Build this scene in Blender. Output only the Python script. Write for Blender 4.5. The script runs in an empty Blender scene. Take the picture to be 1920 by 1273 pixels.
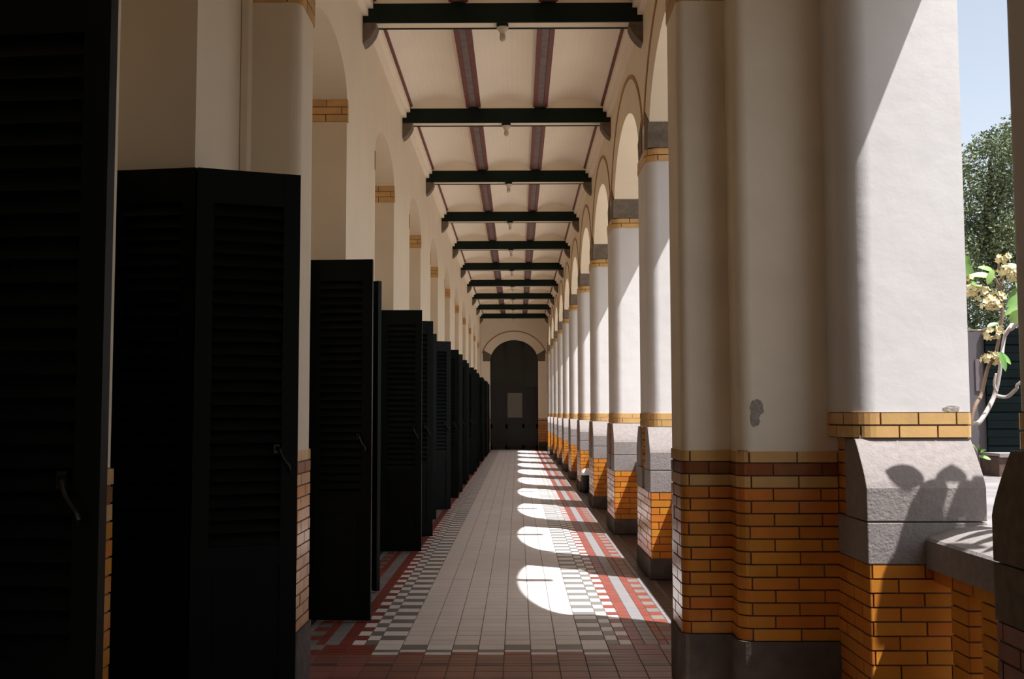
import bpy, bmesh, math, random
from mathutils import Vector, Matrix
random.seed(7)
SC = bpy.context.scene
COL = SC.collection

# ------------------------------------------------------------------ camera
F_PX, PIT, YAW, ROL = 2000.0, 0.0693, 0.00499, -0.0023
cam = bpy.data.objects.new('camera', bpy.data.cameras.new('camera'))
COL.objects.link(cam)
cam.data.sensor_width = 36.0
cam.data.lens = F_PX / 1920 * 36.0
cam.data.clip_start = 0.05
cam.data.clip_end = 400
cy, sy, cp, sp = math.cos(YAW), math.sin(YAW), math.cos(PIT), math.sin(PIT)
fw = Vector((-sy * cp, cy * cp, sp)); rt = Vector((cy, sy, 0)); upv = rt.cross(fw)
cr, sr = math.cos(ROL), math.sin(ROL)
r2 = rt * cr + upv * sr; u2 = upv * cr - rt * sr
m = Matrix((r2, u2, -fw)).transposed().to_4x4()
m.translation = Vector((0, 0, 1.6))
cam.matrix_world = m
SC.camera = cam

# ------------------------------------------------------------------ light
SUN = Vector((1.0, -0.63, 2.4)).normalized()
w = bpy.data.worlds.new('sky'); SC.world = w; w.use_nodes = True
nt = w.node_tree; nt.nodes.clear()
sky = nt.nodes.new('ShaderNodeTexSky'); sky.sky_type = 'NISHITA'; sky.sun_disc = False
sky.sun_elevation = math.asin(SUN.z); sky.sun_rotation = math.atan2(SUN.x, SUN.y)
sky.air_density = 1.0; sky.dust_density = 1.6; sky.ozone_density = 1.0
bg = nt.nodes.new('ShaderNodeBackground'); bg.inputs[1].default_value = 0.15
wo = nt.nodes.new('ShaderNodeOutputWorld')
hsv = nt.nodes.new('ShaderNodeHueSaturation'); hsv.inputs['Saturation'].default_value = 0.5; hsv.inputs['Value'].default_value = 1.18
nt.links.new(sky.outputs[0], hsv.inputs['Color']); nt.links.new(hsv.outputs[0], bg.inputs[0]); nt.links.new(bg.outputs[0], wo.inputs[0])
sun = bpy.data.objects.new('sun', bpy.data.lights.new('sun', 'SUN'))
COL.objects.link(sun)
sun.data.energy = 8.6; sun.data.angle = math.radians(0.55); sun.data.color = (0.985, 0.98, 1.02)
sun.rotation_euler = SUN.to_track_quat('Z', 'Y').to_euler()
vs = SC.view_settings
vs.view_transform = 'Standard'; vs.look = 'None'; vs.gamma = 1.0; vs.use_curve_mapping = False
vs.exposure = 0.25
SC.cycles.max_bounces = 14; SC.cycles.diffuse_bounces = 7; SC.cycles.glossy_bounces = 4
SC.cycles.sample_clamp_indirect = 6.0

# ------------------------------------------------------------------ materials
def mat(name, col, rough=0.8, var=0.0, vscale=3.0, col2=None, bump=0.0, bscale=40.0, bdist=0.01, rnd=0.0,
        metallic=0.0, spec=0.5, hue=0.0, mottle=None):
    M = bpy.data.materials.new(name); M.use_nodes = True
    t = M.node_tree; b = t.nodes['Principled BSDF']
    b.inputs['Roughness'].default_value = rough; b.inputs['Metallic'].default_value = metallic
    b.inputs['Specular IOR Level'].default_value = spec
    c4 = (*col, 1)
    b.inputs['Base Color'].default_value = c4
    tc = t.nodes.new('ShaderNodeTexCoord')
    geo = t.nodes.new('ShaderNodeNewGeometry')
    out = None
    if var > 0:
        n = t.nodes.new('ShaderNodeTexNoise'); n.inputs['Scale'].default_value = vscale
        n.inputs['Detail'].default_value = 5
        t.links.new(geo.outputs['Position'], n.inputs['Vector'])
        r = t.nodes.new('ShaderNodeValToRGB')
        r.color_ramp.elements[0].position = 0.33; r.color_ramp.elements[1].position = 0.67
        d = col2 if col2 else tuple(c * (1 - var) for c in col)
        r.color_ramp.elements[0].color = (*d, 1); r.color_ramp.elements[1].color = c4
        t.links.new(n.outputs[0], r.inputs[0]); out = r.outputs[0]
    if rnd > 0:
        oi = t.nodes.new('ShaderNodeObjectInfo')
        hs = t.nodes.new('ShaderNodeHueSaturation')
        mr = t.nodes.new('ShaderNodeMapRange')
        mr.inputs['To Min'].default_value = 1 - rnd; mr.inputs['To Max'].default_value = 1 + rnd
        t.links.new(oi.outputs['Random'], mr.inputs['Value'])
        t.links.new(mr.outputs[0], hs.inputs['Value'])
        if hue:
            wn = t.nodes.new('ShaderNodeTexWhiteNoise'); wn.noise_dimensions = '1D'
            t.links.new(oi.outputs['Random'], wn.inputs['W'])
            m2 = t.nodes.new('ShaderNodeMapRange')
            m2.inputs['To Min'].default_value = 0.5 - hue; m2.inputs['To Max'].default_value = 0.5 + hue
            t.links.new(wn.outputs[0], m2.inputs['Value']); t.links.new(m2.outputs[0], hs.inputs['Hue'])
        if out is not None: t.links.new(out, hs.inputs['Color'])
        else: hs.inputs['Color'].default_value = c4
        out = hs.outputs[0]
    if out is not None: t.links.new(out, b.inputs['Base Color'])
    if bump > 0:
        n = t.nodes.new('ShaderNodeTexNoise'); n.inputs['Scale'].default_value = bscale
        n.inputs['Detail'].default_value = 6
        t.links.new(geo.outputs['Position'], n.inputs['Vector'])
        bp = t.nodes.new('ShaderNodeBump'); bp.inputs['Strength'].default_value = bump
        bp.inputs['Distance'].default_value = bdist
        t.links.new(n.outputs[0], bp.inputs['Height']); t.links.new(bp.outputs[0], b.inputs['Normal'])
    return M

M = {}
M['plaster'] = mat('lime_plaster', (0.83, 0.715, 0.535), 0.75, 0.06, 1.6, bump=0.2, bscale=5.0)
M['plaster_rough'] = mat('daylit_uneven_plaster', (0.67, 0.635, 0.60), 0.7, 0.07, 2.2, bump=0.35, bscale=6.0)  # same plaster whitened, cool daylight on the jambs put into its colour
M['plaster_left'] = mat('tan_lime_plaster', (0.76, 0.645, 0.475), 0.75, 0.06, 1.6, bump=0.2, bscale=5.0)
M['plaster_mid'] = mat('indoor_lit_uneven_plaster', (0.87, 0.765, 0.60), 0.7, 0.10, 2.2, bump=0.4, bscale=6.0)  # creamier copy of the shaft plaster, warm indoor light put into its colour
M['ceiling'] = mat('ceiling_distemper', (0.90, 0.79, 0.635), 0.8, 0.05, 1.5)
M['peeled'] = mat('peeled_render', (0.42, 0.37, 0.31), 0.95, 0.35, 60, bump=0.5, bscale=90)
M['brick'] = mat('glazed_orange_brick', (0.61, 0.228, 0.034), 0.2, 0.14, 9, rnd=0.12, hue=0.010, bump=0.07, bscale=60)
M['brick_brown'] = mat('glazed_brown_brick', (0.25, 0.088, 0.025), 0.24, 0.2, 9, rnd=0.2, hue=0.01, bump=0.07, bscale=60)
M['brick_yellow'] = mat('glazed_yellow_brick', (0.64, 0.375, 0.135), 0.3, 0.14, 9, rnd=0.09, hue=0.006, bump=0.06, bscale=60)
M['brick_far'] = mat('glazed_orange_brick_far', (0.62, 0.235, 0.036), 0.24, 0.3, 8)
M['mortar'] = mat('dark_mortar', (0.20, 0.115, 0.08), 0.9, 0.3, 30)
M['stone'] = mat('grey_andesite', (0.265, 0.228, 0.205), 0.9, 0.18, 25, bump=0.6, bscale=70, bdist=0.006)
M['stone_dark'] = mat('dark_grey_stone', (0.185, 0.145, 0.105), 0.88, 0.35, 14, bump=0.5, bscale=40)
M['plinth'] = mat('worn_plinth_stone', (0.13, 0.10, 0.082), 0.85, 0.6, 9, col2=(0.07, 0.06, 0.05), bump=0.6, bscale=35)
M['hood'] = mat('brown_clay_moulding', (0.42, 0.225, 0.095), 0.7, 0.2, 10)
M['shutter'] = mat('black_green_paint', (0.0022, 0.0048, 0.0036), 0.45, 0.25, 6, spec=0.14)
M['iron'] = mat('dark_bronze', (0.03, 0.028, 0.02), 0.35, metallic=0.8)
M['beam'] = mat('dark_green_steel', (0.004, 0.0125, 0.0085), 0.5, 0.2, 8, spec=0.2)
M['redpaint'] = mat('oxide_red_paint', (0.17, 0.045, 0.028), 0.6, 0.25, 12)
M['greyjoist'] = mat('mauve_grey_paint', (0.20, 0.145, 0.13), 0.7, 0.35, 7)
M['lampglass'] = mat('cream_porcelain', (0.62, 0.54, 0.42), 0.3)
M['bulb'] = mat('frosted_bulb', (0.55, 0.47, 0.36), 0.2)
M['t_cream'] = mat('cream_tile', (0.76, 0.70, 0.66), 0.36, 0.10, 3.0, rnd=0.07)
M['t_white'] = mat('white_tile', (0.80, 0.75, 0.71), 0.36, 0.06, 3.0, rnd=0.05)
M['t_grey'] = mat('grey_tile', (0.21, 0.205, 0.18), 0.36, 0.12, 3.0, rnd=0.10)
M['t_stripe'] = mat('light_grey_tile', (0.25, 0.24, 0.235), 0.36, 0.10, 3.0, rnd=0.05)
M['t_red'] = mat('red_tile', (0.26, 0.060, 0.042), 0.36, 0.2, 3.0, rnd=0.10)
M['t_brown'] = mat('brown_red_tile', (0.28, 0.115, 0.083), 0.4, 0.25, 3.0, rnd=0.12)
M['t_dark'] = mat('dark_tile', (0.085, 0.06, 0.05), 0.4, 0.3, 3.0, rnd=0.12)
M['grout'] = mat('floor_grout', (0.12, 0.09, 0.075), 0.9)
M['darkwood'] = mat('dark_door_timber', (0.010, 0.008, 0.006), 0.5, 0.3, 8)
M['darkglass'] = mat('dusky_glass', (0.016, 0.018, 0.012), 0.25)
M['paneglass'] = mat('grey_pane', (0.17, 0.16, 0.13), 0.2)

# ------------------------------------------------------------------ helpers
def mesh(name, verts, faces, mats, parent=None, smooth=False, fm=None, link=True):
    me = bpy.data.meshes.new(name)
    me.from_pydata(verts, [], faces)
    for mm in (mats if isinstance(mats, (list, tuple)) else [mats]): me.materials.append(mm)
    if fm:
        for p, i in zip(me.polygons, fm): p.material_index = i
    if smooth:
        for p in me.polygons: p.use_smooth = True
    me.update()
    o = bpy.data.objects.new(name, me)
    if link: COL.objects.link(o)
    if parent: o.parent = parent
    return o
def tag(o, label=None, cat=None, group=None, kind=None):
    if label: o['label'] = label
    if cat: o['category'] = cat
    if group: o['group'] = group
    if kind: o['kind'] = kind
    return o
def empty(name, loc, label, cat, group=None):
    o = bpy.data.objects.new(name, None); COL.objects.link(o); o.empty_display_size = 0.1
    o.location = loc
    return tag(o, label, cat, group, 'thing')
class MB:
    """collects shapes in world space; build() re-bases them on the parent's location"""
    def __init__(s): s.v = []; s.f = []; s.m = []
    def box(s, x0, y0, z0, x1, y1, z1, mi=0):
        b = len(s.v)
        s.v += [(x0, y0, z0), (x1, y0, z0), (x1, y1, z0), (x0, y1, z0), (x0, y0, z1), (x1, y0, z1), (x1, y1, z1), (x0, y1, z1)]
        F = [(0, 3, 2, 1), (4, 5, 6, 7), (0, 1, 5, 4), (1, 2, 6, 5), (2, 3, 7, 6), (3, 0, 4, 7)]
        s.f += [tuple(b + i for i in q) for q in F]; s.m += [mi] * 6
        return s
    def prism(s, ring, z0, z1, mi=0):
        b = len(s.v); n = len(ring)
        s.v += [(x, y, z0) for x, y in ring] + [(x, y, z1) for x, y in ring]
        s.f.append(tuple(b + i for i in reversed(range(n)))); s.f.append(tuple(b + n + i for i in range(n)))
        for i in range(n):
            j = (i + 1) % n
            s.f.append((b + i, b + j, b + n + j, b + n + i))
        s.m += [mi] * (n + 2)
        return s
    def xprism(s, poly, x0, x1, mi=0):
        """polygon in (y,z) extruded along x; any winding, faces fixed by normals recalc"""
        b = len(s.v); n = len(poly)
        s.v += [(x0, y, z) for y, z in poly] + [(x1, y, z) for y, z in poly]
        s.f.append(tuple(b + i for i in reversed(range(n)))); s.f.append(tuple(b + n + i for i in range(n)))
        for i in range(n):
            j = (i + 1) % n
            s.f.append((b + i, b + j, b + n + j, b + n + i))
        s.m += [mi] * (n + 2)
        return s
    def yprism(s, poly, y0, y1, mi=0):
        b = len(s.v); n = len(poly)
        s.v += [(x, y0, z) for x, z in poly] + [(x, y1, z) for x, z in poly]
        s.f.append(tuple(b + i for i in range(n))); s.f.append(tuple(b + n + i for i in reversed(range(n))))
        for i in range(n):
            j = (i + 1) % n
            s.f.append((b + j, b + i, b + n + i, b + n + j))
        s.m += [mi] * (n + 2)
        return s
    def tube(s, pts, rad, n=8, mi=0):
        rads = rad if isinstance(rad, (list, tuple)) else [rad] * len(pts)
        P = [Vector(p) for p in pts]; b = len(s.v)
        ref = Vector((0.13, 0.31, 0.94)).normalized()
        for i, p in enumerate(P):
            d = (P[min(i + 1, len(P) - 1)] - P[max(i - 1, 0)]).normalized()
            a = d.cross(ref)
            if a.length < 1e-3: a = d.cross(Vector((1, 0, 0)))
            a.normalize(); c = d.cross(a)
            for k in range(n):
                t = 2 * math.pi * k / n
                q = p + (a * math.cos(t) + c * math.sin(t)) * rads[i]
                s.v.append(tuple(q))
        for i in range(len(P) - 1):
            for k in range(n):
                k2 = (k + 1) % n
                s.f.append((b + i * n + k, b + i * n + k2, b + (i + 1) * n + k2, b + (i + 1) * n + k)); s.m.append(mi)
        s.f.append(tuple(b + k for k in reversed(range(n)))); s.m.append(mi)
        e = b + (len(P) - 1) * n
        s.f.append(tuple(e + k for k in range(n))); s.m.append(mi)
        return s
    def lathe(s, prof, cx, cy, n=20, mi=0):
        b = len(s.v)
        for r, z in prof:
            for k in range(n):
                t = 2 * math.pi * k / n
                s.v.append((cx + r * math.cos(t), cy + r * math.sin(t), z))
        for i in range(len(prof) - 1):
            for k in range(n):
                k2 = (k + 1) % n
                s.f.append((b + i * n + k, b + i * n + k2, b + (i + 1) * n + k2, b + (i + 1) * n + k)); s.m.append(mi)
        s.f.append(tuple(b + k for k in reversed(range(n)))); s.m.append(mi)
        e = b + (len(prof) - 1) * n
        s.f.append(tuple(e + k for k in range(n))); s.m.append(mi)
        return s
    def build(s, name, mats, parent=None, smooth=False, recalc=True, bevel=0.0):
        off = Vector((0, 0, 0))
        if parent is not None:
            off = Vector(parent.get('_o', (0, 0, 0))) if '_o' in parent else world_loc(parent)
        vs_ = [(x - off.x, y - off.y, z - off.z) for x, y, z in s.v]
        o = mesh(name, vs_, s.f, mats, parent, smooth, s.m if isinstance(mats, (list, tuple)) else None)
        if recalc or bevel:
            bm = bmesh.new(); bm.from_mesh(o.data)
            if recalc: bmesh.ops.recalc_face_normals(bm, faces=bm.faces)
            if bevel:
                bmesh.ops.bevel(bm, geom=[e for e in bm.edges if e.calc_face_angle(0) > 0.6], offset=bevel, segments=2, affect='EDGES', profile=0.6)
            bm.to_mesh(o.data); bm.free()
        return o
def world_loc(o):
    l = Vector(o.location)
    while o.parent: o = o.parent; l = l + Vector(o.location)
    return l
def struct(mb, name, mats, **k):
    return tag(mb.build(name, mats, **k), kind='structure')

def rrect(x0, y0, x1, y1, r, n=6, corners='abcd'):
    """counter-clockwise rounded rectangle; corners a=(x0,y0) b=(x1,y0) c=(x1,y1) d=(x0,y1)"""
    R = []
    for key, cx, cy_, a0 in (('a', x0, y0, 180), ('b', x1, y0, 270), ('c', x1, y1, 0), ('d', x0, y1, 90)):
        if key in corners and r > 0:
            ox = cx + (r if cx == x0 else -r); oy = cy_ + (r if cy_ == y0 else -r)
            for i in range(n + 1):
                a = math.radians(a0 + 90 * i / n)
                R.append((ox + r * math.cos(a), oy + r * math.sin(a)))
        else: R.append((cx, cy_))
    return R
def fillet(pts, r, n=5):
    out = [pts[0]]
    for i in range(1, len(pts) - 1):
        p = Vector(pts[i]); a = (Vector(pts[i - 1]) - p).normalized(); b = (Vector(pts[i + 1]) - p).normalized()
        rr = r[i - 1] if isinstance(r, (list, tuple)) else r
        p0 = p + a * rr; p1 = p + b * rr; c = p + a * rr + b * rr   # right angles
        a0 = math.atan2(p0.y - c.y, p0.x - c.x); a1 = math.atan2(p1.y - c.y, p1.x - c.x)
        d = a1 - a0
        while d > math.pi: d -= 2 * math.pi
        while d < -math.pi: d += 2 * math.pi
        for k in range(n + 1):
            t = a0 + d * k / n
            out.append((c.x + rr * math.cos(t), c.y + rr * math.sin(t)))
    out.append(pts[-1])
    return out
class Path:
    def __init__(s, pts, closed=False):
        s.p = [Vector(q) for q in pts]
        if closed: s.p.append(s.p[0].copy())
        s.s = [0.0]
        for a, b in zip(s.p, s.p[1:]): s.s.append(s.s[-1] + (b - a).length)
        s.L = s.s[-1]
    def at(s, t):
        t = max(0, min(s.L, t))
        for i in range(len(s.p) - 1):
            if t <= s.s[i + 1] + 1e-9:
                d = s.s[i + 1] - s.s[i]
                u = (t - s.s[i]) / d if d > 1e-9 else 0
                return s.p[i].lerp(s.p[i + 1], u), i
        return s.p[-1], len(s.p) - 2
    def nrm(s, i):
        d = (s.p[i + 1] - s.p[i]).normalized(); return Vector((d.y, -d.x))
    def piece(s, t0, t1):
        """(outer point, normal) samples from t0 to t1"""
        a, i0 = s.at(t0); b, i1 = s.at(t1)
        if (s.s[i0 + 1] - t0) < 1e-6 and i0 < len(s.p) - 2: i0 += 1
        R = [(a, s.nrm(i0))]
        for i in range(i0 + 1, i1 + 1):
            if s.s[i] > t0 + 1e-4 and s.s[i] < t1 - 1e-4:
                n = (s.nrm(i - 1) + s.nrm(i)); n.normalize()
                c = max(0.5, n.dot(s.nrm(i)))
                R.append((s.p[i], n / c))
        R.append((b, s.nrm(i1)))
        return R
def brick_geo(path, t0, t1, z0, z1, depth, jit=0.0):
    R = path.piece(t0, t1); n = len(R)
    V = []
    for p, nn in R:
        o = p + nn * jit; i = p - nn * depth
        V += [(o.x, o.y, z0), (o.x, o.y, z1), (i.x, i.y, z1), (i.x, i.y, z0)]
    Fc = []
    for k in range(n - 1):
        a = 4 * k; b = a + 4
        Fc += [(a, b, b + 1, a + 1), (a + 1, b + 1, b + 2, a + 2), (a + 3, a, b, b + 3)[::-1] if False else (b, a, a + 3, b + 3)]
    Fc += [(0, 1, 2, 3), (4 * n - 1, 4 * n - 2, 4 * n - 3, 4 * n - 4)]
    return V, Fc
ROWMAT = {'o': 'brick', 'n': 'brick_brown', 'y': 'brick_yellow'}
def bricks(parent, path, z0, c, rows, L=0.245, joined=False, joint=0.009, depth=0.045, name='brick', rs=1, jm=None, phase=0.0):
    """rows: string bottom to top of o/n/y; one object per brick, or one joined part"""
    rg = random.Random(rs)
    off = world_loc(parent)
    V, Fc, FM = [], [], []
    keys = sorted(set(rows))
    for r, ch in enumerate(rows):
        za = z0 + r * c + joint / 2; zb = z0 + (r + 1) * c - joint / 2
        cuts = [0.0]; t = L * (0.5 if (r % 2) else 1.0) - phase
        while t < 0.06: t += L
        while t < path.L - 0.06: cuts.append(t + rg.uniform(-.006, .006)); t += L
        cuts.append(path.L)
        for a, b in zip(cuts, cuts[1:]):
            v, f = brick_geo(path, a + joint / 2, b - joint / 2, za, zb, depth, rg.uniform(-.0018, .0018))
            v = [(x - off.x, y - off.y, z - off.z) for x, y, z in v]
            if joined:
                base = len(V); V += v; Fc += [tuple(base + i for i in q) for q in f]; FM += [keys.index(ch)] * len(f)
            else:
                mesh(name, v, f, M[ROWMAT[ch]], parent)
    if joined:
        mm = [M['brick_far'] if k == 'o' else M[ROWMAT[k]] for k in keys]
        o = mesh(name + '_courses', V, Fc, mm, parent, fm=FM)
        o['kind'] = 'stuff'
        return o

P = 3.886                      # bay length of the arcade
NB = 11                        # last arcade pillar / doorway number
XL, XR = -1.62, 1.331          # corridor wall planes
XO = 2.17                      # outer face of the arcade
YEND = 47.6
ZC = 6.12                      # flat top of the ceiling void
def ell(c, a, b, z, t): return (c - a * math.cos(t), z + b * math.sin(t))

# ------------------------------------------------------------------ structure: floor
floor = struct(MB().box(-3.2, -6.5, -0.25, 1.32, YEND + 3, -0.004), 'floor', M['grout'])
struct(MB().box(1.32, -6.5, -0.25, 2.6, YEND + 3, -0.006), 'floor_sill', M['t_dark'])
TX, TY = 0.1775, 0.1537
X0, X1 = -0.803, 0.4395        # cream field
Y0 = 7.533                     # where the cream field starts
def tile_cells(j):
    """cells (x0, x1, material key) of tile row j >= 0 (field) from wall to wall"""
    ev = (j % 2 == 0); out = []
    for i in range(7): out.append((X0 + i * TX, X0 + (i + 1) * TX, 't_cream'))
    for sgn in (1, -1):
        base = X1 if sgn > 0 else X0
        def seg(d0, d1, k):
            a = base + sgn * d0 * TX; b = base + sgn * d1 * TX
            out.append((min(a, b), max(a, b), k))
        seg(0, 1, 't_white' if ev else 't_grey')
        seg(1, 1.5, 't_grey' if ev else 't_white')
        seg(1.5, 2, 't_white' if ev else 't_red')
        seg(2, 2.5, 't_red'); seg(2.5, 3.07, 't_stripe'); seg(3.07, 3.42, 't_red')
        seg(3.42, 4.0, 't_grey' if ev else 't_red'); seg(4.0, 4.28, 't_stripe')
        seg(4.28, 4.75, 't_dark')
    return out
tiles = []
j = 0
while Y0 + (j + 1) * TY < YEND + 0.1:
    for a, b, k in tile_cells(j): tiles.append((a, Y0 + j * TY, b, Y0 + (j + 1) * TY, k))
    j += 1
# front border, in depth order d (in tiles) towards the camera
def frontrow(d0, d1, fn):
    ya, yb = Y0 - d1 * TY, Y0 - d0 * TY
    i = -6
    for i in range(-5, 12):
        xa = X0 + i * TX; xb = xa + TX
        k = fn(i)
        if k == 'SIDE': continue
        tiles.append((xa, ya, xb, yb, k))
        for q in (): pass
def fr_full(i):
    if -1 <= i <= 7: return 't_white' if i % 2 else 't_grey'
    return 't_stripe' if i in (-4, 10) else 't_red'
def fr_h1(i):
    if -1 <= i <= 7: return 't_grey' if i % 2 else 't_white'
    return 't_red'
def fr_h2(i):
    if -1 <= i <= 7: return 't_white' if i % 2 else 't_red'
    return 't_red'
frontrow(0, 1, fr_full); frontrow(1, 1.5, fr_h1); frontrow(1.5, 2, fr_h2)
frontrow(2, 2.5, lambda i: 't_brown'); frontrow(2.5, 3.07, lambda i: 't_stripe' if False else 't_brown')
frontrow(3.07, 3.62, lambda i: 't_brown'); frontrow(3.62, 4.0, lambda i: 't_dark' if i % 2 else 't_brown')
for q in range(4): frontrow(4 + q, 5 + q, lambda i: 't_brown')
tiles.sort(key=lambda t: t[1])
vis = [t for t in tiles if t[1] < 9.2 and t[0] > -1.35 * 1.0 and t[2] < 1.26 and t[1] > 6.3]
vis_set = set(id(t) for t in vis[:290])
far = [t for t in tiles if id(t) not in vis_set]
tkeys = ['t_cream', 't_white', 't_grey', 't_stripe', 't_red', 't_brown', 't_dark']
G = 0.0022
tile_me = {}
for t in vis[:290]:
    a, ya, b, yb, k = t
    key = (round(b - a, 3), round(yb - ya, 3), k)
    if key not in tile_me:
        hx, hy = (b - a) / 2 - G, (yb - ya) / 2 - G; e = 0.0015
        me = bpy.data.meshes.new('floor_tile')
        me.from_pydata([(-hx, -hy, -.004), (hx, -hy, -.004), (hx, hy, -.004), (-hx, hy, -.004),
                        (-hx + e, -hy + e, 0), (hx - e, -hy + e, 0), (hx - e, hy - e, 0), (-hx + e, hy - e, 0)], [],
                       [(4, 5, 6, 7), (0, 1, 5, 4), (1, 2, 6, 5), (2, 3, 7, 6), (3, 0, 4, 7)])
        me.materials.append(M[k]); tile_me[key] = me
    o = bpy.data.objects.new('floor_tile', tile_me[key]); COL.objects.link(o); o.parent = floor
    o.location = ((a + b) / 2, (ya + yb) / 2, random.uniform(-.0006, .0006))
    o.rotation_euler = (random.uniform(-.002, .002), random.uniform(-.002, .002), 0)
V, Fc, FM = [], [], []
for a, ya, b, yb, k in far:
    n = len(V); e = 0.0015; hz = random.uniform(-.0006, .0006)
    A, B, C, D = a + G, ya + G, b - G, yb - G
    V += [(A, B, -.004), (C, B, -.004), (C, D, -.004), (A, D, -.004), (A + e, B + e, hz), (C - e, B + e, hz), (C - e, D - e, hz), (A + e, D - e, hz)]
    Fc += [tuple(n + i for i in q) for q in ((4, 5, 6, 7), (0, 1, 5, 4), (1, 2, 6, 5), (2, 3, 7, 6), (3, 0, 4, 7))]
    FM += [tkeys.index(k)] * 5
o = mesh('floor_tiles', V, Fc, [M[k] for k in tkeys], floor, fm=FM); o['kind'] = 'stuff'

# ------------------------------------------------------------------ structure: right arcade wall above the pillars
mb = MB()
ACZ, AA, AB = 4.27, 1.533, 0.93
arch_c = [9.067 + P * i for i in range(0, 10)]
NA = 24
def arch_wall(mb, c, y0, y1):
    """wall from spring line to ceiling over one arched opening, y0..y1 its share of the wall"""
    pts = [ell(c, AA, AB, ACZ, math.pi * i / NA) for i in range(NA + 1)]
    poly = [(y0, ACZ)] + pts + [(y1, ACZ), (y1, ZC + .3), (y0, ZC + .3)]
    b = len(mb.v)
    for x in (XR, XO):
        mb.v += [(x, y, z) for y, z in pts] + [(x, y, ZC + .3) for y, z in pts]
        n = len(pts)
        for i in range(n - 1):
            mb.f.append((b + i, b + i + 1, b + n + i + 1, b + n + i)); mb.m.append(0)
        b = len(mb.v)
    n = len(pts); b -= 4 * n
    for i in range(n - 1):
        mb.f.append((b + i, b + 2 * n + i, b + 2 * n + i + 1, b + i + 1)); mb.m.append(0)
    return mb
prev = 6.96
for c in arch_c:
    mb.box(XR, prev, ACZ, XO, c - AA, ZC + .3)
    arch_wall(mb, c, prev, c + AA); prev = c + AA
mb.box(XR, prev, ACZ, XO, YEND + .3, ZC + .3)
struct(MB().box(XR, 46.6, 0, XO, YEND + .3, ACZ - .002), 'wall_right_end', M['plaster'])
wall_right = struct(mb, 'wall_right', M['plaster'], recalc=False)
bm = bmesh.new(); bm.from_mesh(wall_right.data); bmesh.ops.remove_doubles(bm, verts=bm.verts, dist=1e-5)
bmesh.ops.recalc_face_normals(bm, faces=bm.faces); bm.to_mesh(wall_right.data); bm.free()
# clay hood moulding over each arch, a part of the wall
for c in arch_c:
    mb = MB(); ro, ri = 0.44, 0.392
    ts = [math.radians(a) for a in range(14, 167, 4)]
    for (x0, x1) in ((XR - .012, XR + .01),):
        for t0, t1 in zip(ts, ts[1:]):
            q = [ell(c, AA + ri, AB + ri, ACZ, t0), ell(c, AA + ro, AB + ro, ACZ, t0), ell(c, AA + ro, AB + ro, ACZ, t1), ell(c, AA + ri, AB + ri, ACZ, t1)]
            mb.xprism(q, x0, x1)
    mb.build('hood_moulding', M['hood'], wall_right)
    MB().box(XO - .03, c - .06, 5.03, XO + .27, c + .06, 5.12).box(XO - .03, c - .06, 5.03, XO + .02, c + .06, 5.19).build('drain_spout', M['stone_dark'], wall_right)

# ------------------------------------------------------------------ structure: left wall with arched doorway recesses
XB = -2.12
ZS_L, RB = 4.60, 0.40
rec = [(2.25, 3.15), (4.258, 5.285)] + [(8.14 + P * (n - 2), 10.0 + P * (n - 2)) for n in range(2, NB + 1)]
mb = MB()
prev = -6.5
for (ya, yb) in rec:
    mb.box(XB - .4, prev, -.02, XL, ya, ZC + .3)
    c = (ya + yb) / 2; a = (yb - ya) / 2; b_ = RB
    pts = [ell(c, a, b_, ZS_L, math.pi * i / NA) for i in range(NA + 1)]
    for (p, q) in zip(pts, pts[1:]):
        mb.xprism([p, q, (q[0], ZC + .3), (p[0], ZC + .3)], XB - .4, XL)
    prev = yb
mb.box(XB - .4, prev, -.02, XL, YEND + .3, ZC + .3)
mb.box(XB - .6, -6.5, -.02, XB - .02, YEND, ZC + .3)
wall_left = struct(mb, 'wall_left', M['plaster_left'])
# inner doors at the back of each recess
for i, (ya, yb) in enumerate(rec):
    mb = MB().box(XB - .03, ya + .06, 0, XB + .02, yb - .06, 2.84)
    d = struct(mb, 'door_%d' % (i + 1), M['darkwood'])
# end wall behind the camera and outer shell of the near bay
struct(MB().box(-3.2, -6.7, -.1, 3.0, -6.5, ZC + .3), 'wall_back', M['plaster'])
struct(MB().box(1.74, -6.5, -.02, 2.39, -1.6, ZC + .3), 'wall_right_rear', M['plaster'])
struct(MB().box(1.74, -1.6, 4.29, 2.39, 0.9, ZC + .3), 'wall_right_light_gap_lintel', M['plaster'])  # unseen, over an opening left and sized to light the near pier faces
struct(MB().box(1.74, .9, -.02, 2.39, 2.598, ZC + .3), 'wall_right_near', M['plaster'])
struct(MB().box(1.745, 2.6, 4.29, 2.385, 5.7, ZC + .3), 'wall_right_lintel', M['plaster'])


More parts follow.
